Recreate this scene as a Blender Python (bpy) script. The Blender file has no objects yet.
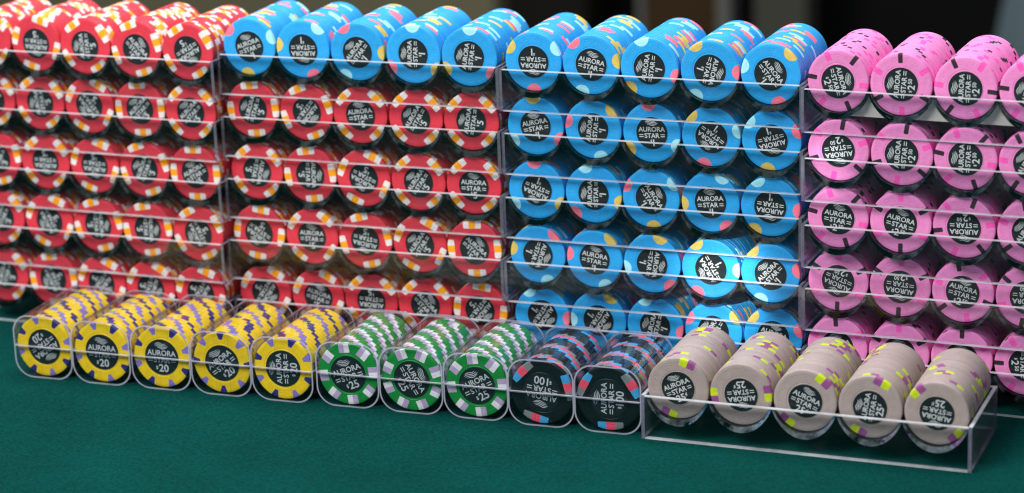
import bpy, bmesh, math, random
from mathutils import Matrix, Vector, Euler

rnd = random.Random(11)
C = bpy.context.scene.collection
S = 0.001                                  # everything below is written in millimetres
PI = math.pi

# ---------------------------------------------------------------- camera
sc = bpy.context.scene
cam_d = bpy.data.cameras.new('camera')
cam = bpy.data.objects.new('camera', cam_d); C.objects.link(cam); sc.camera = cam
CAM = Vector((1033.37, -1555.03, 553.43))
ROT = Matrix(((0.9301160533, -0.0739479116, 0.3597441226),
              (0.3656295385, 0.2787995328, -0.8880235701),
              (-0.0346290048, 0.9574980558, 0.2863534619)))
cam.matrix_world = Matrix.Translation(CAM * S) @ ROT.to_4x4()
cam_d.sensor_width = 36.0
cam_d.lens = 2585.22 / 1024 * 36.0
cam_d.clip_start = 0.05; cam_d.clip_end = 60
cam_d.dof.use_dof = True
cam_d.dof.focus_distance = 1.675
cam_d.dof.aperture_fstop = 5.4

# ---------------------------------------------------------------- light
w = bpy.data.worlds.new('World'); sc.world = w; w.use_nodes = True
bg = w.node_tree.nodes['Background']
bg.inputs[0].default_value = (0.80, 0.90, 1.0, 1); bg.inputs[1].default_value = 0.34

def area(name, loc, target, size, power, color=(1, 1, 1)):
    d = bpy.data.lights.new(name, 'AREA'); d.shape = 'RECTANGLE'; d.size, d.size_y = size
    d.energy = power; d.color = color
    o = bpy.data.objects.new(name, d); C.objects.link(o)
    o.location = Vector(loc) * S
    o.rotation_euler = (Vector(target) - Vector(loc)).to_track_quat('-Z', 'Y').to_euler()
    return o

area('window_light', (-250, -1150, 1500), (380, 0, 60), (0.95, 0.8), 62, (1.0, 0.98, 0.95))
area('ceiling_light', (500, 350, 1700), (400, 0, 100), (1.2, 0.8), 24, (0.95, 0.98, 1.0))
sp = bpy.data.lights.new('sun_glint', 'SPOT'); sp.energy = 260; sp.spot_size = math.radians(2.8); sp.spot_blend = 0.95
sp.shadow_soft_size = 0.006; sp.color = (1.0, 0.97, 0.9)
spo = bpy.data.objects.new('sun_glint', sp); C.objects.link(spo)
SPOT_FROM, SPOT_TO = Vector((700, -1500, 900)), Vector((551, 0, 40))
spo.location = SPOT_FROM * S
spo.rotation_euler = (SPOT_TO - SPOT_FROM).to_track_quat('-Z', 'Y').to_euler()

sp2 = sp.copy(); sp2.name = 'sun_glint_small'; sp2.energy = 150; sp2.spot_size = math.radians(1.5)
spo2 = bpy.data.objects.new('sun_glint', sp2); C.objects.link(spo2)
spo2.location = SPOT_FROM * S
spo2.rotation_euler = (Vector((622, 0, 120)) - SPOT_FROM).to_track_quat('-Z', 'Y').to_euler()

sc.view_settings.view_transform = 'Standard'; sc.view_settings.look = 'None'
sc.view_settings.exposure = 0.0; sc.view_settings.gamma = 1.0
cy = sc.cycles
cy.max_bounces = 14; cy.diffuse_bounces = 4; cy.glossy_bounces = 6; cy.transmission_bounces = 12
cy.transparent_max_bounces = 48
cy.caustics_reflective = False; cy.caustics_refractive = True; cy.blur_glossy = 0.5
cy.sample_clamp_indirect = 3.0; cy.sample_clamp_direct = 0.0
cy.use_denoising = True; cy.filter_width = 1.2
try: cy.denoiser = 'OPENIMAGEDENOISE'
except Exception: pass

# ---------------------------------------------------------------- helpers
def lin(h):
    def f(c):
        c /= 255.0
        return c / 12.92 if c <= 0.04045 else ((c + 0.055) / 1.055) ** 2.4
    return (f(int(h[0:2], 16)), f(int(h[2:4], 16)), f(int(h[4:6], 16)), 1.0)

class X:                                    # tiny wrapper to write shader maths as expressions
    nt = None
    def __init__(self, s): self.s = s
    @staticmethod
    def m(op, a, b=None, c=None, clamp=False):
        n = X.nt.nodes.new('ShaderNodeMath'); n.operation = op; n.use_clamp = clamp
        for i, v in enumerate((a, b, c)):
            if v is None: continue
            if isinstance(v, X): X.nt.links.new(v.s, n.inputs[i])
            else: n.inputs[i].default_value = v
        return X(n.outputs[0])
    def __add__(s, o): return X.m('ADD', s, o)
    def __radd__(s, o): return X.m('ADD', o, s)
    def __sub__(s, o): return X.m('SUBTRACT', s, o)
    def __rsub__(s, o): return X.m('SUBTRACT', o, s)
    def __mul__(s, o): return X.m('MULTIPLY', s, o)
    def __rmul__(s, o): return X.m('MULTIPLY', o, s)
    def __truediv__(s, o): return X.m('DIVIDE', s, o)
    def abs(s): return X.m('ABSOLUTE', s)
    def sq(s): return X.m('MULTIPLY', s, s)
    def clamp(s): return X.m('ADD', s, 0.0, clamp=True)
    def max(s, o): return X.m('MAXIMUM', s, o)
    def min(s, o): return X.m('MINIMUM', s, o)

def new_mat(name):
    m = bpy.data.materials.new(name); m.use_nodes = True
    nt = m.node_tree; p = nt.nodes['Principled BSDF']
    X.nt = nt
    return m, nt, p

def mixc(nt, a, b, fac):
    n = nt.nodes.new('ShaderNodeMix'); n.data_type = 'RGBA'
    for i, v in ((6, a), (7, b)):
        if isinstance(v, tuple): n.inputs[i].default_value = v
        else: nt.links.new(v, n.inputs[i])
    if isinstance(fac, X): nt.links.new(fac.s, n.inputs[0])
    else: n.inputs[0].default_value = fac
    return n.outputs[2]

def noise(nt, scale, detail=2, vec=None, rough=0.5):
    n = nt.nodes.new('ShaderNodeTexNoise'); n.inputs['Scale'].default_value = scale
    n.inputs['Detail'].default_value = detail; n.inputs['Roughness'].default_value = rough
    if vec is not None: nt.links.new(vec, n.inputs['Vector'])
    return X(n.outputs['Fac'])

def bump(nt, p, h, strength, dist):
    b = nt.nodes.new('ShaderNodeBump'); b.inputs['Strength'].default_value = strength
    b.inputs['Distance'].default_value = dist
    nt.links.new(h.s, b.inputs['Height']); nt.links.new(b.outputs[0], p.inputs['Normal'])

def chip_material(name, base, fold, pattern, R, rough=0.42):
    """clay with coloured edge spots; 'pc' is the position in the chip's own frame in mm"""
    m, nt, p = new_mat(name)
    at = nt.nodes.new('ShaderNodeAttribute'); at.attribute_name = 'pc'
    sx = nt.nodes.new('ShaderNodeSeparateXYZ'); nt.links.new(at.outputs['Vector'], sx.inputs[0])
    x, z = X(sx.outputs[0]), X(sx.outputs[2])
    r = X.m('SQRT', x.sq() + z.sq())
    ang = X.m('ARCTAN2', z, x)
    step = 2 * PI / fold
    k = X.m('FLOOR', ang / step + 0.5)
    loc = ang - k * step
    u = r * X.m('SINE', loc); v = R - r * X.m('COSINE', loc)
    kk = X.m('FLOORED_MODULO', k, float(fold))
    sharp = 5.0
    def box(u0, u1, d, rad=0.8):            # rounded box mask between u0 and u1, v below d
        cu, hu = (u0 + u1) / 2, (u1 - u0) / 2
        qx = ((u - cu).abs() - (hu - rad)); qy = v - (d - rad)
        out = X.m('SQRT', qx.max(0.0).sq() + qy.max(0.0).sq()) + qx.max(qy).min(0.0) - rad
        return (0.5 - out * sharp).clamp()
    def ell(a, b):
        return ((1.0 - (u / a).sq() - (v / b).sq()) * 10.0 + 0.5).clamp()
    def wedge(w0, w1, d):
        s1 = (w0 - v * ((w0 - w1) / d) - u.abs()); s2 = d - v
        return (s1.min(s2) * sharp + 0.5).clamp()
    def is_k(j, n): return X.m('COMPARE', X.m('FLOORED_MODULO', kk, float(n)), float(j), 0.1)
    n1 = noise(nt, 0.25, 3, at.outputs['Vector'], 0.6)
    n2 = noise(nt, 1.6, 2, at.outputs['Vector'])
    col = base
    for mask, c in pattern(box, ell, wedge, is_k):
        col = mixc(nt, col, c, mask)
    oi = nt.nodes.new('ShaderNodeObjectInfo'); ra = X(oi.outputs['Random'])
    val = 0.88 + (n1 - 0.5) * 0.34 + (n2 - 0.5) * 0.14 + ra * 0.14
    hs = nt.nodes.new('ShaderNodeHueSaturation'); nt.links.new(col, hs.inputs['Color'])
    nt.links.new(val.s, hs.inputs['Value'])
    nt.links.new(hs.outputs[0], p.inputs['Base Color'])
    p.inputs['Roughness'].default_value = rough
    p.inputs['Specular IOR Level'].default_value = 0.4
    # moulded marks: little pressed rectangles round the face
    f2 = 2 * PI / 14
    k2 = X.m('FLOOR', ang / f2); l2 = ang - (k2 + 0.5) * f2
    uu = (r * X.m('SINE', l2)).abs(); vv = (r - R * 0.80).abs()
    b1 = (((1.9 - uu).min(1.2 - vv)) * 3.0).clamp(); b2 = (((1.3 - uu).min(0.65 - vv)) * 3.0).clamp()
    h = b2 - b1 + n2 * 0.35 + n1 * 0.3
    bump(nt, p, h, 0.38, 0.00022)
    return m

def simple(name, color, rough=0.5, spec=0.5, var=0.0, scale=20.0):
    m, nt, p = new_mat(name)
    p.inputs['Base Color'].default_value = color
    p.inputs['Roughness'].default_value = rough; p.inputs['Specular IOR Level'].default_value = spec
    if var:
        tc = nt.nodes.new('ShaderNodeTexCoord')
        f = noise(nt, scale, 4, tc.outputs['Object'])
        a = tuple(c * (1 - var) for c in color[:3]) + (1,); b = tuple(min(1, c * (1 + var)) for c in color[:3]) + (1,)
        nt.links.new(mixc(nt, a, b, f), p.inputs['Base Color'])
    return m

def clear_material(name, tint, haze=0.0, haze_col=(0.8, 0.8, 0.86, 1), rough=0.03, f0=0.04, graze=0.6, amp=0.9):
    """clear plastic sheet: transmits straight through, reflects by Fresnel; haze = share of scattered light (painted edge glow and streaks)"""
    m, nt, p = new_mat(name)
    nt.nodes.remove(p)
    out = nt.nodes['Material Output']
    tr = nt.nodes.new('ShaderNodeBsdfTransparent'); tr.inputs[0].default_value = tint
    gl = nt.nodes.new('ShaderNodeBsdfGlossy'); gl.inputs['Roughness'].default_value = rough
    lw = nt.nodes.new('ShaderNodeLayerWeight'); lw.inputs['Blend'].default_value = 0.5
    fac = (X.m('POWER', X(lw.outputs['Facing']), 5.0) * graze + f0)
    mx = nt.nodes.new('ShaderNodeMixShader')
    base = tr.outputs[0]
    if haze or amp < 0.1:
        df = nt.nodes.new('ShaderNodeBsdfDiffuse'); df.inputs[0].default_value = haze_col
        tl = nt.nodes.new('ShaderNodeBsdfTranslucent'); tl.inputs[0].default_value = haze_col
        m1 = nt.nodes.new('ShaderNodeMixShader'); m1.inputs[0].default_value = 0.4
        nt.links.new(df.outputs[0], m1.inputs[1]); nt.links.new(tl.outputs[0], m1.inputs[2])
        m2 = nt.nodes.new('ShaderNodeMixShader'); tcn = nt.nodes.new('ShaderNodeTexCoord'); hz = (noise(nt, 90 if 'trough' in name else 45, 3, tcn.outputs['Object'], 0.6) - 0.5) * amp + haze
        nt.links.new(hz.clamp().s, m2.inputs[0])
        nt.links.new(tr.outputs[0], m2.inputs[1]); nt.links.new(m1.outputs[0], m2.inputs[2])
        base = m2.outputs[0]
    nt.links.new(fac.s, mx.inputs[0]); nt.links.new(base, mx.inputs[1]); nt.links.new(gl.outputs[0], mx.inputs[2])
    nt.links.new(mx.outputs[0], out.inputs[0])
    return m

def glass_material(name, color, ior=1.49, rough=0.02):
    m, nt, p = new_mat(name); nt.nodes.remove(p)
    g = nt.nodes.new('ShaderNodeBsdfGlass'); g.inputs['Color'].default_value = color
    g.inputs['IOR'].default_value = ior; g.inputs['Roughness'].default_value = rough
    nt.links.new(g.outputs[0], nt.nodes['Material Output'].inputs[0])
    return m

def link(name, me, parent=None, mat=None):
    o = bpy.data.objects.new(name, me); C.objects.link(o)
    if parent is not None: o.parent = parent
    if mat is not None:
        for mm in (mat if isinstance(mat, (list, tuple)) else [mat]): me.materials.append(mm)
    return o

def tag(o, label=None, cat=None, group=None, kind=None):
    if label: o['label'] = label
    if cat: o['category'] = cat
    if group: o['group'] = group
    if kind: o['kind'] = kind
    return o

def empty(name, loc, rz=0.0):
    o = bpy.data.objects.new(name, None); C.objects.link(o)
    o.empty_display_size = 0.01
    o.location = Vector(loc) * S; o.rotation_euler = (0, 0, rz)
    return o

def mesh_of(name, verts, faces, mi=None, smooth=False):
    me = bpy.data.meshes.new(name)
    me.from_pydata([tuple(c * S for c in v) for v in verts], [], faces)
    if mi: me.polygons.foreach_set('material_index', mi)
    if smooth: me.polygons.foreach_set('use_smooth', [True] * len(me.polygons))
    me.update()
    return me

class MB:                                   # collects closed solids into one mesh (mm)
    def __init__(self): self.v, self.f, self.m, self.sm = [], [], [], []
    def add(self, vs, fs, mi=0, smooth=False):
        b = len(self.v); self.v += vs
        for i, f in enumerate(fs):
            self.f.append([b + j for j in f]); self.m.append(mi[i] if isinstance(mi, list) else mi)
            self.sm.append(smooth[i] if isinstance(smooth, list) else smooth)
    def box(self, lo, hi, mi=0):
        """mi: index or dict of face name -> index (x-,x+,y-,y+,z-,z+)"""
        (a, b, c), (d, e, f) = lo, hi
        vs = [(a, b, c), (d, b, c), (d, e, c), (a, e, c), (a, b, f), (d, b, f), (d, e, f), (a, e, f)]
        fs = [(0, 3, 2, 1), (4, 5, 6, 7), (0, 1, 5, 4), (2, 3, 7, 6), (0, 4, 7, 3), (1, 2, 6, 5)]
        nm = ('z-', 'z+', 'y-', 'y+', 'x-', 'x+')
        ms = [mi.get(n, mi.get('*', 0)) for n in nm] if isinstance(mi, dict) else [mi] * 6
        self.add(vs, fs, ms)
    def extrude(self, poly, y0, y1, side=0, cap=0, smooth_side=True, tri=False):
        """poly: list of (x, z) counter-clockwise seen from -y; extruded along y"""
        n = len(poly)
        vs = [(x, y0, z) for x, z in poly] + [(x, y1, z) for x, z in poly]
        fs = [(i, i + n, (i + 1) % n + n, (i + 1) % n) for i in range(n)]
        ms = [side] * n if not isinstance(side, list) else list(side)
        sm = [smooth_side] * n
        fs += [tuple(range(n)), tuple(range(2 * n - 1, n - 1, -1))]
        ms += [cap, cap]; sm += [False, False]
        self.add(vs, fs, ms, sm)
    def strip(self, outer, inner, y0, y1, side=0, cap=0):
        """band between two open polylines with equal counts, extruded along y: a bent sheet"""
        n = len(outer); vs = []
        for y in (y0, y1):
            vs += [(x, y, z) for x, z in outer] + [(x, y, z) for x, z in inner]
        o0, i0, o1, i1 = 0, n, 2 * n, 3 * n
        fs, ms, sm = [], [], []
        for k in range(n - 1):
            fs += [(o0 + k, o1 + k, o1 + k + 1, o0 + k + 1), (i0 + k, i0 + k + 1, i1 + k + 1, i1 + k),
                   (o0 + k, o0 + k + 1, i0 + k + 1, i0 + k), (o1 + k, i1 + k, i1 + k + 1, o1 + k + 1)]
            ms += [side, side, cap, cap]; sm += [True, True, False, False]
        fs += [(o0, i0, i1, o1), (o0 + n - 1, o1 + n - 1, i1 + n - 1, i0 + n - 1)]; ms += [cap, cap]; sm += [False, False]
        self.add(vs, fs, ms, sm)
    def build(self, name, mats, parent=None):
        me = mesh_of(name, self.v, self.f, self.m)
        me.polygons.foreach_set('use_smooth', self.sm)
        bm = bmesh.new(); bm.from_mesh(me); bmesh.ops.recalc_face_normals(bm, faces=bm.faces[:]); bm.to_mesh(me); bm.free()
        try: me.set_sharp_from_angle(angle=math.radians(35))
        except Exception: pass
        return link(name, me, parent, mats)

# ---------------------------------------------------------------- the place: table, room behind
TABLE_Z = -33.75
m, nt, p = new_mat('green_felt')
tc = nt.nodes.new('ShaderNodeTexCoord')
f1 = noise(nt, 420, 4, tc.outputs['Object'], 0.7); f2 = noise(nt, 22, 4, tc.outputs['Object'], 0.6); f3 = noise(nt, 5, 2, tc.outputs['Object'])
mp = nt.nodes.new('ShaderNodeMapping'); mp.inputs['Scale'].default_value = (300, 1400, 300); mp.inputs['Rotation'].default_value = (0, 0, 0.5)
nt.links.new(tc.outputs['Object'], mp.inputs[0]); f4 = noise(nt, 1.0, 3, mp.outputs[0], 0.6)
fm = ((f1 - 0.5) * 1.4 + (f2 - 0.5) * 0.4 + (f3 - 0.5) * 0.5 + (f4 - 0.5) * 0.5 + 0.55).clamp()
nt.links.new(mixc(nt, lin('021b1b'), lin('054641'), fm), p.inputs['Base Color'])
p.inputs['Roughness'].default_value = 0.95; p.inputs['Specular IOR Level'].default_value = 0.03
bump(nt, p, f1 * 0.6 + f4 * 0.6, 0.5, 0.0008)
felt = m
g = MB(); g.box((-900, -900, TABLE_Z - 30), (1700, 520, TABLE_Z)); tag(g.build('tabletop', felt), 'green felt table covering under all the racks', 'table', kind='structure')

dark = simple('dark_plaster', (0.006, 0.006, 0.007, 1), 0.8, 0.2)
olive = simple('olive_plaster', lin('857e62'), 0.8, 0.2, 0.1, 2)
umber = simple('umber_plaster', lin('201d18'), 0.8, 0.2)
brownw = simple('brown_wood', lin('4a3318'), 0.6, 0.3, 0.3, 6)
greyp = simple('grey_paint', lin('77766f'), 0.6, 0.3)
curt = simple('grey_blue_cloth', lin('74868c'), 0.9, 0.1, 0.1, 4)
FLOOR = -800
g = MB(); g.box((-6000, -3500, FLOOR - 50), (5000, 6000, FLOOR)); tag(g.build('floor', simple('dark_carpet', (0.02, 0.018, 0.015, 1), 0.9, 0.1, 0.3, 3)), 'dark floor of the room', 'floor', kind='structure')
g = MB(); g.box((-6000, 3600, FLOOR), (5000, 3700, 700)); tag(g.build('wall', dark), 'dark wall behind the table', 'wall', kind='structure')
def panel(name, x0, x1, mat, y=3200, z1=650, dep=80, label=None, cat=None, kind='structure'):
    g = MB(); g.box((x0, y, FLOOR + 1), (x1, y + dep, z1)); return tag(g.build(name, mat), label, cat, kind=kind)
panel('partition', -2900, -912, olive, label='olive grey wall section behind the red racks', cat='wall')
panel('partition', -911, -738, umber, y=3260, label='dark brown wall section behind the blue racks', cat='wall')
dg = empty('wooden_door', (-540, 3300, FLOOR)); tag(dg, 'blurred brown wooden door standing far behind the blue chips', 'door')
g = MB(); g.box((-85, 0, 2), (72, 45, 1400)); g.build('door_panel', brownw, dg)
g = MB(); g.box((-100, -6, 2), (-86, 50, 1410)); g.box((73, -6, 2), (86, 50, 1410)); g.build('door_frame', greyp, dg)
panel('pillar', -444, -418, greyp, label='slim pale post far behind the blue chips', cat='pillar')
panel('partition', -368, -266, simple('grey_olive_plaster', lin('56544a'), 0.8, 0.2), label='grey wall section between dark openings', cat='wall')
# grey-blue curtain, hanging in folds, its edge slanting
cv, cf = [], []
NC = 40
for j, (zz, xs) in enumerate(((FLOOR + 20, 20), (-480, 115), (650, 330))):
    for i in range(NC + 1):
        cv.append((xs + i * 22, 3150 + 22 * math.sin(i * 1.1), zz))
for j in range(2):
    for i in range(NC): a = j * (NC + 1) + i; cf.append((a, a + 1, a + NC + 2, a + NC + 1))
me = mesh_of('curtain', cv, cf, smooth=True)
o = link('curtain', me, None, curt); md = o.modifiers.new('thickness', 'SOLIDIFY'); md.thickness = 0.004
tag(o, 'pale grey blue curtain far behind the pink chips', 'curtain')

# ---------------------------------------------------------------- chips
WHITE, ORANGE = lin('e8dfdc'), lin('ffa31a')
def p_red(box, ell, wedge, is_k): return [(box(-6.6, 6.6, 5.4, 1.0), WHITE), (box(-2.4, 2.4, 5.4, 0.3), ORANGE)]
def p_blue(box, ell, wedge, is_k):
    e = ell(5.2, 5.0); return [(e * is_k(0, 3), lin('d9bd5e')), (e * is_k(1, 3), lin('f5788f')), (e * is_k(2, 3), lin('a5e6f5'))]
def p_pink(box, ell, wedge, is_k): return [(box(-1.5, 1.5, 6.2, 0.7) * is_k(0, 2), lin('332530')), (box(-1.8, 1.8, 6.0, 0.6) * is_k(1, 2), lin('f95bb8'))]
def p_yellow(box, ell, wedge, is_k):
    e = wedge(2.9, 1.2, 5.0); return [(e * is_k(0, 2), lin('2e2b78')), (e * is_k(1, 2), lin('8376bd'))]
def p_green(box, ell, wedge, is_k): return [(box(-3.7, 0.0, 6.6, 0.2), lin('e6e6ea')), (box(0.0, 3.7, 6.6, 0.2), lin('b9a6c8'))]
def p_black(box, ell, wedge, is_k): return [(box(-8.6, -2.8, 5.6, 0.7), lin('7f8787')), (box(2.8, 8.6, 5.6, 0.7), lin('44a8dd')), (box(-3.0, 3.0, 5.6, 0.4), lin('ef5570'))]
def p_cream(box, ell, wedge, is_k): return [(box(-5.2, 0.0, 5.0, 0.9), lin('8f4b86')), (box(0.0, 5.2, 5.0, 0.9), lin('bfd123'))]

R1, R2 = 20.0, 21.25                        # small and large chip radius
KINDS = {
    'red':    dict(R=R1, ri=10.9, mat=chip_material('red_clay', lin('d23747'), 4, p_red, R1), val=[('$', .42, 1), ('5', 1, 0)], money='five dollar'),
    'blue':   dict(R=R1, ri=10.9, mat=chip_material('blue_clay', lin('2a9fe2'), 3, p_blue, R1), val=[('$', .42, 1), ('1', 1, 0)], money='one dollar'),
    'pink':   dict(R=R1, ri=10.9, mat=chip_material('pink_clay', lin('e888c4'), 6, p_pink, R1), val=[('$', .45, .6), ('2', 1, 0), ('50', .55, 1)], money='two fifty'),
    'yellow': dict(R=R2, ri=12.7, mat=chip_material('yellow_clay', lin('ecca1c'), 8, p_yellow, R2), val=[('$', .5, .5), ('20', 1, 0)], money='twenty dollar'),
    'green':  dict(R=R2, ri=12.7, mat=chip_material('green_clay', lin('168a38'), 8, p_green, R2), val=[('$', .5, .5), ('25', 1, 0)], money='twenty-five dollar'),
    'black':  dict(R=R2, ri=12.7, mat=chip_material('black_clay', lin('0c1416'), 3, p_black, R2), val=[('$', .5, .5), ('100', 1, 0)], money='hundred dollar'),
    'cream':  dict(R=R1, ri=10.8, mat=chip_material('cream_clay', lin('a39490'), 2, p_cream, R1), val=[('25', 1, 0), ('\u00a2', .6, 1)], money='twenty-five cent'),
}
TH = 3.32
inlay_mat = simple('inlay_print', (0.010, 0.016, 0.019, 1), 0.32, 0.5)
letter_mat = simple('white_print', lin('bcc3c4'), 0.45, 0.4)

def chip_mesh(name, R, ri, seg=72, full=True):
    h = TH / 2
    prof = [(R, -h + 0.52), (R - 0.17, -h + 0.17), (R - 0.6, -h)]                  # (radius, y), outer wall to face
    if full: prof += [(R - 2.2, -h), (ri + 3.0, -h), (ri + 1.15, -h), (ri + 1.0, -h + 0.16), (ri + 0.7, -h + 0.16), (ri + 0.55, -h + 0.02)]
    ring = prof[::-1] + [(a, -b) for a, b in prof]
    vs, fs = [], []
    for a, b in ring:
        for i in range(seg):
            t = 2 * PI * i / seg; vs.append((a * math.cos(t), b, a * math.sin(t)))
    for j in range(len(ring) - 1):
        for i in range(seg):
            i2 = (i + 1) % seg; fs.append((j * seg + i, j * seg + i2, (j + 1) * seg + i2, (j + 1) * seg + i))
    fs.append(tuple(range(seg))[::-1]); fs.append(tuple((len(ring) - 1) * seg + i for i in range(seg)))
    return vs, fs

def add_pc(me, pts):
    a = me.attributes.new('pc', 'FLOAT_VECTOR', 'POINT')
    a.data.foreach_set('vector', [c for v in pts for c in v])

def finish_chip(name, vs, fs):
    me = mesh_of(name, vs, fs, smooth=True); add_pc(me, vs)
    bm = bmesh.new(); bm.from_mesh(me); bmesh.ops.recalc_face_normals(bm, faces=bm.faces[:]); bm.to_mesh(me); bm.free()
    try: me.set_sharp_from_angle(angle=math.radians(32))
    except Exception: pass
    return me

def text_mesh(s, bold=0.018):
    cu = bpy.data.curves.new('t', 'FONT'); cu.body = s; cu.size = 1.0; cu.resolution_u = 3; cu.offset = bold
    o = bpy.data.objects.new('t', cu); C.objects.link(o)
    dgr = bpy.context.evaluated_depsgraph_get(); dgr.update()
    me = bpy.data.meshes.new_from_object(o.evaluated_get(dgr))
    vs = [tuple(v.co) for v in me.vertices]; fs = [tuple(q.vertices) for q in me.polygons]
    bpy.data.objects.remove(o); bpy.data.curves.remove(cu); bpy.data.meshes.remove(me)
    return vs, fs

def place_text(mb, s, x0, z0, width=None, height=None, anchor='c', bold=0.018):
    vs, fs = text_mesh(s, bold)
    xa, xb = min(v[0] for v in vs), max(v[0] for v in vs); ya, yb = min(v[1] for v in vs), max(v[1] for v in vs)
    sz = height / (yb - ya); sx = width / (xb - xa) if width else sz
    W = (xb - xa) * sx; off = x0 - W / 2 if anchor == 'c' else x0
    mb.add([((v[0] - xa) * sx + off, 0.0, (v[1] - ya) * sz + z0) for v in vs], fs)
    return W

def lettering_mesh(kind):
    """waves, AURORA, = STAR =, value; drawn in the x,z plane for a 10.9 mm inlay radius"""
    mb = MB()
    for k, (x0, x1, z) in enumerate(((-3.6, 3.0, 8.35), (-4.4, 3.9, 7.45), (-3.9, 4.6, 6.5), (-3.0, 3.8, 5.6))):
        n = 14; top, bot = [], []
        for i in range(n + 1):
            t = i / n; xx = x0 + (x1 - x0) * t
            zz = z + 0.42 * math.sin(t * 2 * PI + 0.4 * k) ; hw = 0.21 * math.sin(PI * min(1, 0.04 + t * 0.96)) ** 0.6 + 0.02
            top.append((xx, 0, zz + hw)); bot.append((xx, 0, zz - hw))
        mb.add(top + bot, [(i, i + 1, n + 2 + i, n + 1 + i) for i in range(n)])
    place_text(mb, 'AURORA', 0, 0.95, 18.4, 3.35)
    place_text(mb, 'STAR', 0, -3.35, 10.4, 3.3)
    for s in (-1, 1):
        for dz in (-2.4, -1.05):
            a, b = (6.0, 8.9) if s > 0 else (-8.9, -6.0)
            mb.add([(a, 0, dz - .26), (b, 0, dz - .26), (b, 0, dz + .26), (a, 0, dz + .26)], [(0, 1, 2, 3)])
    H = 4.7; parts = []; tot = 0
    for s, sc_, up in KINDS[kind]['val']:
        vs, fs = text_mesh(s); xa, xb = min(v[0] for v in vs), max(v[0] for v in vs); ya, yb = min(v[1] for v in vs), max(v[1] for v in vs)
        hh = H * sc_; wd = (xb - xa) * hh / (yb - ya); parts.append((s, hh, wd, up)); tot += wd + 0.6
    x = -tot / 2 + 0.3
    for s, hh, wd, up in parts:
        place_text(mb, s, x, -8.9 + (H - hh) * up, None, hh, 'l'); x += wd + 0.6
    q = KINDS[kind]['ri'] / 10.9
    vs = [(a * q, b, c * q) for a, b, c in mb.v]
    me = mesh_of('lettering', vs, mb.f)
    bm = bmesh.new(); bm.from_mesh(me); bm.normal_update()
    for f in bm.faces:
        if f.normal.y > 0: f.normal_flip()
    bm.to_mesh(me); bm.free()
    me.materials.append(letter_mat)
    return me

def inlay_mesh(ri):
    n = 64; vs = [(ri * math.cos(2 * PI * i / n), 0.0, ri * math.sin(2 * PI * i / n)) for i in range(n)]
    vs += [(ri * math.cos(2 * PI * i / n), 0.07, ri * math.sin(2 * PI * i / n)) for i in range(n)]
    fs = [tuple(range(n))] + [(i, i + n, (i + 1) % n + n, (i + 1) % n) for i in range(n)]
    me = mesh_of('inlay', vs, fs); me.materials.append(inlay_mat)
    return me

for kn, K in KINDS.items():
    vs, fs = chip_mesh(kn, K['R'], K['ri'])
    K['mesh'] = finish_chip(kn + '_poker_chip', vs, fs); K['mesh'].materials.append(K['mat'])
    K['edge'] = chip_mesh(kn, K['R'], K['ri'], 40, False)
    K['inlay'] = inlay_mesh(K['ri']); K['letters'] = lettering_mesh(kn)

last_spot = 0.0
def chip(kind, pos, rz, face=None, spot=None, flip=False, label='', group=None):
    """pos: centre (mm). face: ccw angle of the print in degrees (None: a chip inside a stack, no print in view)"""
    K = KINDS[kind]
    o = bpy.data.objects.new(kind + '_poker_chip', K['mesh']); C.objects.link(o)
    o.location = Vector(pos) * S
    global last_spot                        # chips slid into a rack by the handful keep some of their alignment
    if spot is None: last_spot = (last_spot + rnd.gauss(0, 11)) if rnd.random() < 0.4 else rnd.uniform(0, 360)
    sp_ = last_spot if spot is None else spot
    a = (180 - sp_) if flip else sp_
    tx, tz = (math.radians(rnd.gauss(0, 0.45)), math.radians(rnd.gauss(0, 0.45))) if face is not None else (0, math.radians(rnd.gauss(0, 0.12)))
    o.rotation_euler = (Euler((tx, 0, rz + tz)).to_matrix() @ Euler((0, -math.radians(a), PI if flip else 0)).to_matrix()).to_euler()
    tag(o, label, 'poker chip', group or kind + ' ' + KINDS[kind]['money'] + ' chips')
    if face is not None:
        Rroot = o.rotation_euler.to_matrix(); Rdes = Euler((tx, 0, rz + tz)).to_matrix() @ Euler((0, -math.radians(face), 0)).to_matrix()
        q = Rroot.inverted() @ Rdes
        il = bpy.data.objects.new('inlay', K['inlay']); C.objects.link(il); il.parent = o
        il.matrix_local = (q.to_4x4() @ Matrix.Translation(Vector((rnd.gauss(0, 0.14) * S, -(TH / 2 + 0.03) * S, rnd.gauss(0, 0.14) * S))))
        le = bpy.data.objects.new('lettering', K['letters']); C.objects.link(le); le.parent = il
        le.location = (0, -0.03 * S, 0)
    return o

# ---------------------------------------------------------------- acrylic
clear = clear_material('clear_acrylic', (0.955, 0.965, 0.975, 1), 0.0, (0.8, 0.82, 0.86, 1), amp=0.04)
edge = clear_material('acrylic_edge_glow', (0.9, 0.92, 0.95, 1), 0.58, (0.92, 0.93, 0.97, 1), 0.1, 0.08, amp=1.5)  # whitish haze painted in for light glowing from the sheet edges
side_edge = clear_material('acrylic_edge_glow_dim', (0.70, 0.70, 0.78, 1), 0.26, (0.62, 0.62, 0.78, 1), 0.06, 0.10, amp=0.5)  # dim lavender haze painted in for the edge glow of the end walls
pale_strip_grey = simple('pale_strip_grey', lin('b9b6b0'), 0.8, 0.2, 0.12, 60)  # colour of the strips added under the top pink rack
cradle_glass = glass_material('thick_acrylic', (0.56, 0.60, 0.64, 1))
cap_dark = clear_material('sawn_trough_end', (0.42, 0.45, 0.48, 1), 0.03, (0.8, 0.85, 0.9, 1), 0.08, 0.06, amp=0.8)  # noisy pale haze painted in as light streaks on the trough ends
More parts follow.
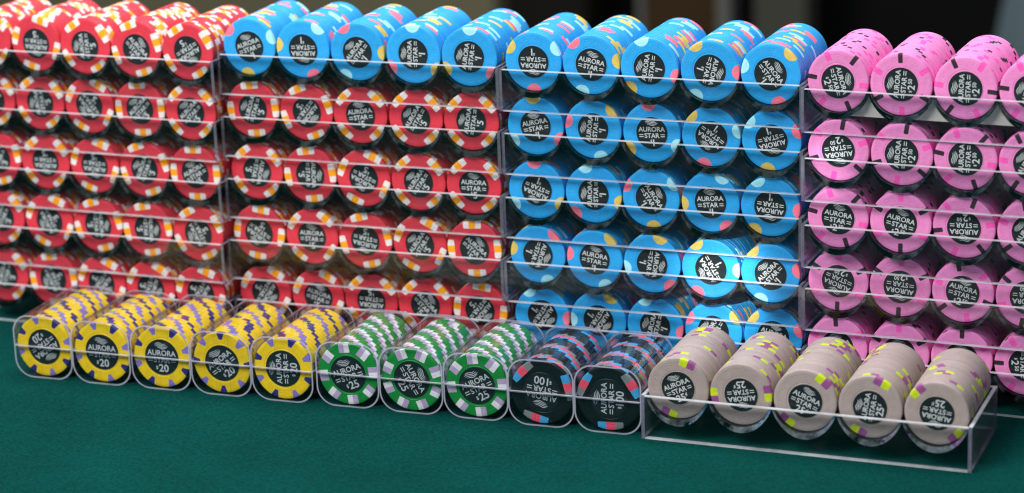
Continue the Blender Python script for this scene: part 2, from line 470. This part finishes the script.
cap_light = clear_material('polished_trough_end', (0.55, 0.62, 0.70, 1), 0.26, (0.80, 0.87, 0.95, 1), 0.06, 0.08, amp=1.9)  # stronger bluish haze: painted highlights on the cream rack's trough ends
tray_end = clear_material('tray_end_panel', (0.90, 0.92, 0.93, 1), 0.07, (0.8, 0.85, 0.86, 1), amp=0.12)
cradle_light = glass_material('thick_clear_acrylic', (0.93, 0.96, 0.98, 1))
tube_clear = clear_material('clear_styrene', (0.965, 0.965, 0.98, 1), 0.0, rough=0.05, f0=0.04, graze=0.85)
tube_edge = clear_material('moulded_rim', (0.85, 0.85, 0.93, 1), 0.6, (0.74, 0.74, 0.92, 1), 0.08, 0.10, amp=0.6)  # rim highlight painted in as lavender haze

P, HALF, ZB, ZT = 41.0, 20.6, -33.7, -5.0
Y0, Y1, DEP = -6.0, 72.0, 66.4
def make_rack(solid=False):
    root = empty('chip_rack', (0, 0, 0))    # origin: centre of the first column's front face
    xa, xb = -HALF - 2.2, 4 * P + HALF + 2.2
    X0, X1 = xa + 2.3, xb - 2.3
    g = MB()
    bt, tt = (1.0, 0.6) if solid else (0.6, 0.45)
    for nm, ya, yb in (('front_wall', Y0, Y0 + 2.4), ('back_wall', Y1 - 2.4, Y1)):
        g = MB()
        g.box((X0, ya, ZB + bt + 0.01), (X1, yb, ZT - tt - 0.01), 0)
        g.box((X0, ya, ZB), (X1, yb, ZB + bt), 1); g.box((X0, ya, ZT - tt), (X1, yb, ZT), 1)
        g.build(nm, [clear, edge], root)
    for a in (xa, xb - 2.2):
        g = MB()
        if solid:
            g.box((a, Y0 + 0.9, ZB + 0.9), (a + 2.2, Y1 - 0.9, ZT - 0.6), 0)
            g.box((a, Y0, ZB), (a + 2.2, Y0 + 0.88, ZT + 0.3), 1); g.box((a, Y1 - 0.88, ZB), (a + 2.2, Y1, ZT + 0.3), 1)
            g.box((a, Y0 + 0.89, ZB), (a + 2.2, Y1 - 0.89, ZB + 0.88), 1); g.box((a, Y0 + 0.89, ZT - 0.58), (a + 2.2, Y1 - 0.89, ZT + 0.3), 2)
            g.build('end_wall', [tray_end, side_edge, edge], root)
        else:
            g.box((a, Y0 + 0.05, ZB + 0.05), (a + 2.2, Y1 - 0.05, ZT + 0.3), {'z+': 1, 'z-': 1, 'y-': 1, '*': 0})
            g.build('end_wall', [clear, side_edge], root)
    up, lo = [], []
    ri = 20.15
    for c in range(5):
        a0 = math.asin(5.2 / ri); n = 22
        for i in range(n + 1):
            t = PI + a0 + (PI - 2 * a0) * i / n
            up.append((c * P + ri * math.cos(t), ri * math.sin(t)))
        half = P / 2 if True else 0
        b0 = 0.286
        for i in range(n + 1):
            t = PI + b0 + (PI - 2 * b0) * i / n
            rr = ri + 1.2 + 2.85 * math.sin(t) ** 4
            if c and i == 0: lo.append(lo[-1])
            else: lo.append((c * P + rr * math.cos(t), rr * math.sin(t)))
    ya, yb = Y0 + 2.5, Y1 - 2.5             # the trough sheet: top line and underside, joined at both ends
    bm = bmesh.new()
    mk = lambda pts, y: [bm.verts.new((x * S, y * S, z * S)) for x, z in pts]
    U0, U1 = mk(up, ya), mk(up, yb)
    dup = {k for k in range(1, len(lo)) if lo[k] == lo[k - 1]}
    L0, L1 = [], []
    for k, (x, z) in enumerate(lo):
        if k in dup: L0.append(L0[-1]); L1.append(L1[-1])
        else: L0 += mk([(x, z)], ya); L1 += mk([(x, z)], yb)
    for k in range(len(up) - 1):
        bm.faces.new((U0[k], U0[k + 1], U1[k + 1], U1[k])).smooth = True
        if k + 1 in dup:
            bm.faces.new((U0[k], L0[k], U0[k + 1])).material_index = 1; bm.faces.new((U1[k], U1[k + 1], L1[k]))
        else:
            bm.faces.new((L0[k], L1[k], L1[k + 1], L0[k + 1])).smooth = True
            bm.faces.new((U0[k], L0[k], L0[k + 1], U0[k + 1])).material_index = 1; bm.faces.new((U1[k], U1[k + 1], L1[k + 1], L1[k]))
    for k in (0, -1): bm.faces.new((U0[k], U1[k], L1[k], L0[k]))
    bmesh.ops.recalc_face_normals(bm, faces=bm.faces[:])
    me = bpy.data.meshes.new('cradle'); bm.to_mesh(me); bm.free()
    try: me.set_sharp_from_angle(angle=math.radians(40))
    except Exception: pass
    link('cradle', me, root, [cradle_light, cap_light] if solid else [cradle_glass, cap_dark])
    return root

def copy_tree(o, parent=None):
    c = o.copy(); C.objects.link(c); c.parent = parent
    for ch in o.children: copy_tree(ch, c)
    return c

def round_path(hw, r, n=9, lower=True):
    """half of a rounded square's outline, from the seam on one side round to the other"""
    pts = [(-hw, 0.0)]
    for i in range(n + 1):
        t = PI + (PI / 2) * i / n; pts.append((-hw + r + r * math.cos(t), -hw + r + r * math.sin(t)))
    for i in range(n + 1):
        t = 1.5 * PI + (PI / 2) * i / n; pts.append((hw - r + r * math.cos(t), -hw + r + r * math.sin(t)))
    pts.append((hw, 0.0))
    return pts if lower else [(x, -z) for x, z in pts]

TW = 22.55
def make_tube():
    root = empty('chip_tube', (0, 0, 0))    # origin: centre of the front chip face
    for nm, lower in (('lower_half', True), ('upper_half', False)):
        ou, inn = round_path(TW, 13.0, 9, lower), round_path(TW - 1.05, 11.95, 9, lower)
        sh = -0.12 if lower else 0.12
        ou = [(x, z + (sh if abs(z) < 1e-6 else 0)) for x, z in ou]; inn = [(x, z + (sh if abs(z) < 1e-6 else 0)) for x, z in inn]
        g = MB(); g.strip(ou, inn, -2.2, 68.8, 0, 1)
        pl = [(x * 0.999, z * 0.999 + (sh if abs(z) < 1e-6 else 0)) for x, z in inn]
        if not lower: pl = pl[::-1]
        n = len(pl); side = [0] * n; side[n - 1] = 1
        g.extrude(pl, -2.1, -0.9, side, 0, False); g.extrude(pl, 67.6, 68.7, side, 0, False)
        # seam lip and the two moulded ribs on the front
        z0, z1 = (-0.5, -0.14) if lower else (0.14, 0.5)
        g.box((-TW + 1.2, -2.65, z0), (TW - 1.2, -2.12, z1), {'z+': 2, 'z-': 1, 'y-': 0 if lower else 2, '*': 0})
        za, zb = (-TW + 3.2, -1.5) if lower else (1.5, TW - 3.2)
        for xr in (-4.5, 6.2): g.box((xr, -2.4, za), (xr + 0.55, -2.12, zb), {'x+': 0, '*': 0})
        g.build(nm, [tube_clear, tube_edge, edge], root)
    return root

# ---------------------------------------------------------------- stacks of racks
STX = (0.0, 208.69, 418.24, 628.45); STY = (0.0, 9.0, 12.52, 3.3)
ANG = [math.radians(a) for a in (-0.55, 0.88, -0.39, -1.34)]
HS = (43.9, 44.75, 44.5, 44.3)
DY = ((0.3, 2.5, 1.1, -1.3, -2.8), (0.3, 1.0, 0.2, -1.1, 0.5), (-0.1, 2.0, 1.0, -2.5, 0.3), (2.8, -1.6, -2.8, 2.0, 0.0))
DX = ((1.6, -0.6, 0.4, 0.6, 0.2), (0.0, -0.7, -0.4, -1.0, 0.3), (0.1, -0.4, -1.0, -0.2, 0.3), (-0.5, 1.0, 1.1, 0.0, 0.2))
STACK = ('all-red stack of racks', 'red stack topped with blue', 'all-blue stack of racks', 'all-pink stack of racks')
LEVEL = ('top', 'second', 'middle', 'fourth', 'bottom')
COL = ('first', 'second', 'third', 'fourth', 'fifth')
ORD = ('', 'second', 'third', 'fourth', 'fifth', 'sixth', 'seventh', 'eighth', 'ninth', 'tenth', 'eleventh', 'twelfth', 'thirteenth',
       'fourteenth', 'fifteenth', 'sixteenth', 'seventeenth', 'eighteenth', 'nineteenth', 'last')
# (print angle, spot angle, flipped) of each chip facing out, by rack from the top and by column
FACE = {
 (0, 0): ((30, 50), (178, 73), (92, 33), (-45, 18), (-150, 31)),
 (0, 1): ((110, 35), (95, 35), (130, 62), (45, 4), (45, 42)),
 (0, 2): ((60, 15), (180, 40), (178, 70), (65, 20), (30, 2)),
 (0, 3): ((60, 40), (115, 65), (-90, 16), (-92, 10), (115, 28)),
 (0, 4): ((70, 40), (115, 8), (-130, 65), (-110, 60), (-125, 70)),
 (1, 0): ((20, 263, 1), (182, 172), (50, 0), (88, 330, 1), (80, 207)),
 (1, 1): ((70, 6), (-130, 21), (8, 45), (58, 42), (80, 46)),
 (1, 2): ((-105, 38), (-92, 8), (155, 65), (55, 42), (0, 40)),
 (1, 3): ((147, 82), (0, 52), (170, 14), (55, 64), (-40, 4)),
 (1, 4): ((-125, 60), (-15, 63), (178, 42), (-45, 42), (-130, 84)),
 (2, 0): ((180, 150), (-10, 10), (80, 226), (-105, 120, 1), (-50, 46, 1)),
 (2, 1): ((12, 94, 1), (82, 45), (3, 216, 1), (145, 135), (196, 262)),
 (2, 2): ((160, 333), (88, 346, 1), (-55, 275, 1), (5, 185), (175, 236)),
 (2, 3): ((-110, 170, 1), (-8, 52), (-100, 72, 1), (120, 121), (47, 130, 1)),
 (2, 4): ((-125, 238), (-125, 62, 1), (75, 231), (60, 35), (-15, 137, 1)),
 (3, 0): ((-75, 53), (85, 92), (88, 115), (75, 175), (20, 10)),
 (3, 1): ((190, 80), (85, 80), (88, 50), (60, 117), (100, 20)),
 (3, 2): ((-8, 48), (-12, 30), (182, 70), (60, 100), (0, 0)),
 (3, 3): ((160, 28), (175, 27), (-12, 100), (180, 20), (0, 0)),
 (3, 4): ((10, 94), (0, 30), (0, 90), (-90, 60), (0, 0)),
}
rack0 = make_rack()
first = True
hidden = {}
def tilt_word(a):
    a = (a + 180) % 360 - 180
    if abs(a) <= 25: return 'upright'
    if abs(a) >= 150: return 'upside-down'
    return 'tilted' if abs(a) < 65 or abs(a) > 115 else 'sideways'

for s in range(4):
    for lv in range(5):
        ca, sa = math.cos(ANG[s]), math.sin(ANG[s])
        z = (4 - lv) * HS[s]
        def W(lx, ly, lz=0.0):
            lx += DX[s][lv]; ly += DY[s][lv]
            return (STX[s] + lx * ca - ly * sa, STY[s] + lx * sa + ly * ca, z + lz)
        rk = rack0 if first else copy_tree(rack0)
        first = False
        rk.location = Vector(W(0, 0)) * S; rk.rotation_euler = (0, 0, ANG[s])
        tag(rk, f'clear acrylic rack of five chip rows, {LEVEL[lv]} in the {STACK[s]}', 'chip rack', 'stacked clear chip racks')
        if (s, lv) == (3, 0):               # made-up grey strips, added for the pale area under the top pink trough
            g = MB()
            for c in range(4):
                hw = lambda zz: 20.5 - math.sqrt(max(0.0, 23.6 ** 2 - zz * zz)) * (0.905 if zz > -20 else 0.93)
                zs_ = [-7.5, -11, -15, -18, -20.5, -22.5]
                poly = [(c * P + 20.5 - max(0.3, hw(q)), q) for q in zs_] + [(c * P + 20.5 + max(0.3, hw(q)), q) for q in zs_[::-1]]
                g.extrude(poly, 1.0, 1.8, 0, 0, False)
            g.build('added_pale_strips', pale_strip_grey, rk)
        kind = ('red', 'blue' if lv == 0 else 'red', 'blue', 'pink')[s]
        for c in range(5):
            fa = FACE[(s, lv)][c]
            lab = f'{kind} chip with {tilt_word(fa[0])} print, {COL[c]} in {LEVEL[lv]} rack of {STACK[s]}'
            chip(kind, W(c * P + rnd.gauss(0, 0.12), TH / 2 + rnd.gauss(0, 0.18)), ANG[s], fa[0], fa[1], len(fa) > 2, lab)
            for k in range(1, 20):
                pos = W(c * P + rnd.gauss(0, 0.1), TH / 2 + k * TH, rnd.gauss(0, 0.06) + 0.1)
                if lv == 0:
                    chip(kind, pos, ANG[s], None, None, rnd.random() < .5,
                         f'{kind} chip edge, {ORD[k]} behind {COL[c]} face in top rack of {STACK[s]}')
                else:
                    hidden.setdefault(kind, []).append((pos, ANG[s], rnd.uniform(0, 2 * PI)))

for kind, lst in hidden.items():
    bv, bf = KINDS[kind]['edge']; vs, fs, pc = [], [], []
    for pos, rz, a in lst:
        M = Matrix.Translation(Vector(pos)) @ Euler((0, a, rz)).to_matrix().to_4x4(); b = len(vs)
        for v in bv: vs.append(tuple(M @ Vector(v))); pc.append(v)
        fs += [tuple(b + i for i in f) for f in bf]
    me = mesh_of('chips', vs, fs, smooth=True); add_pc(me, pc)
    try: me.set_sharp_from_angle(angle=math.radians(32))
    except Exception: pass
    o = link('stacked_' + kind + '_chips', me, None, KINDS[kind]['mat'])
    tag(o, f'remaining {kind} chips packed behind the outward faces in the lower racks', 'poker chips', None, 'stuff')

# ---------------------------------------------------------------- front row: tubes of large chips
TUBES = [
 ('yellow', 98.43, -111.03, -145, 60), ('yellow', 143.76, -110.6, 0, 60), ('yellow', 188.98, -108.7, 0, 63), ('yellow', 234.2, -107.7, 38, 0), ('yellow', 279.45, -106.9, 90, 70),
 ('green', 326.3, -104.7, 22, 8), ('green', 371.5, -103.6, -60, 22), ('green', 416.75, -102.5, 28, 8),
 ('black', 461.95, -102.6, 172, 15), ('black', 507.2, -102.3, 88, 33, 1)]
TZ = TABLE_Z + TW + 0.02
NTH = {'yellow': ('first', 'second', 'third', 'fourth', 'fifth'), 'green': ('first', 'second', 'third'), 'black': ('first', 'second')}
WHERE = {'yellow': ('at the open end', 'second from the open end', 'middle of the five yellow ones', 'second from the green ones', 'touching the green ones'),
         'green': ('touching the yellow ones', 'between two other green ones', 'touching the black ones'), 'black': ('touching the green ones', 'beside the cream chip rack')}
tube0 = make_tube(); cnt = {}
TA = math.radians(1.2)
for i, t in enumerate(TUBES):
    kind, x, y, fa, spot = t[:5]; fl = len(t) > 5
    n = cnt.get(kind, 0); cnt[kind] = n + 1
    rz = TA + math.radians(rnd.uniform(-0.4, 0.4))
    tb = tube0 if i == 0 else copy_tree(tube0)
    tb.location = Vector((x, y, TZ)) * S; tb.rotation_euler = (0, 0, rz)
    tag(tb, f'clear plastic tube of twenty {kind} chips, {WHERE[kind][n]}', 'chip tube', 'clear tubes of chips along the front')
    walk = spot
    for k in range(20):
        if kind == 'yellow': walk += rnd.gauss(11, 5.0); sp_ = walk
        elif kind == 'green': walk += rnd.gauss(9.5, 3.2); sp_ = walk
        else: walk += rnd.gauss(20, 3.0); sp_ = walk
        ly = TH / 2 + k * TH; lx = rnd.gauss(0, 0.04)
        pos = (x + lx * math.cos(rz) - ly * math.sin(rz), y + lx * math.sin(rz) + ly * math.cos(rz), TZ)
        if k == 0: chip(kind, pos, rz, fa, spot, fl, f'{kind} chip with {tilt_word(fa)} print facing out of the tube {WHERE[kind][n]}')
        else: chip(kind, pos, rz, None, sp_, fl if kind == 'black' else False, f'{kind} chip edge, {ORD[k]} behind the face in the tube {WHERE[kind][n]}')

# ---------------------------------------------------------------- front row: rack of cream chips
cx0, cy0, ca_ = 553.3, -101.2, math.radians(0.1)
rk = make_rack(True); rk.location = Vector((cx0, cy0, 0)) * S; rk.rotation_euler = (0, 0, ca_)
tag(rk, 'clear acrylic rack holding five rows of cream chips on the green felt', 'chip rack', 'stacked clear chip racks')
for c, (fa, ep, fl) in enumerate(((25, 250, 0), (190, 8, 1), (-22, 50, 0), (80, 66, 1), (172, 132, 0))):
    ph = 0.0
    for k in range(20):
        lx, ly = c * P + rnd.gauss(0, 0.12) * (k > 0), TH / 2 + k * TH
        pos = (cx0 + lx * math.cos(ca_) - ly * math.sin(ca_), cy0 + lx * math.sin(ca_) + ly * math.cos(ca_), rnd.gauss(0, 0.06) * (k > 0))
        if k == 0: chip('cream', pos, ca_, fa, ep, bool(fl), f'cream chip with {tilt_word(fa)} print facing out, {COL[c]} in the cream chip rack')
        else: chip('cream', pos, ca_, None, None, rnd.random() < .5, f'cream chip edge, {ORD[k]} behind the {COL[c]} face in the cream chip rack')
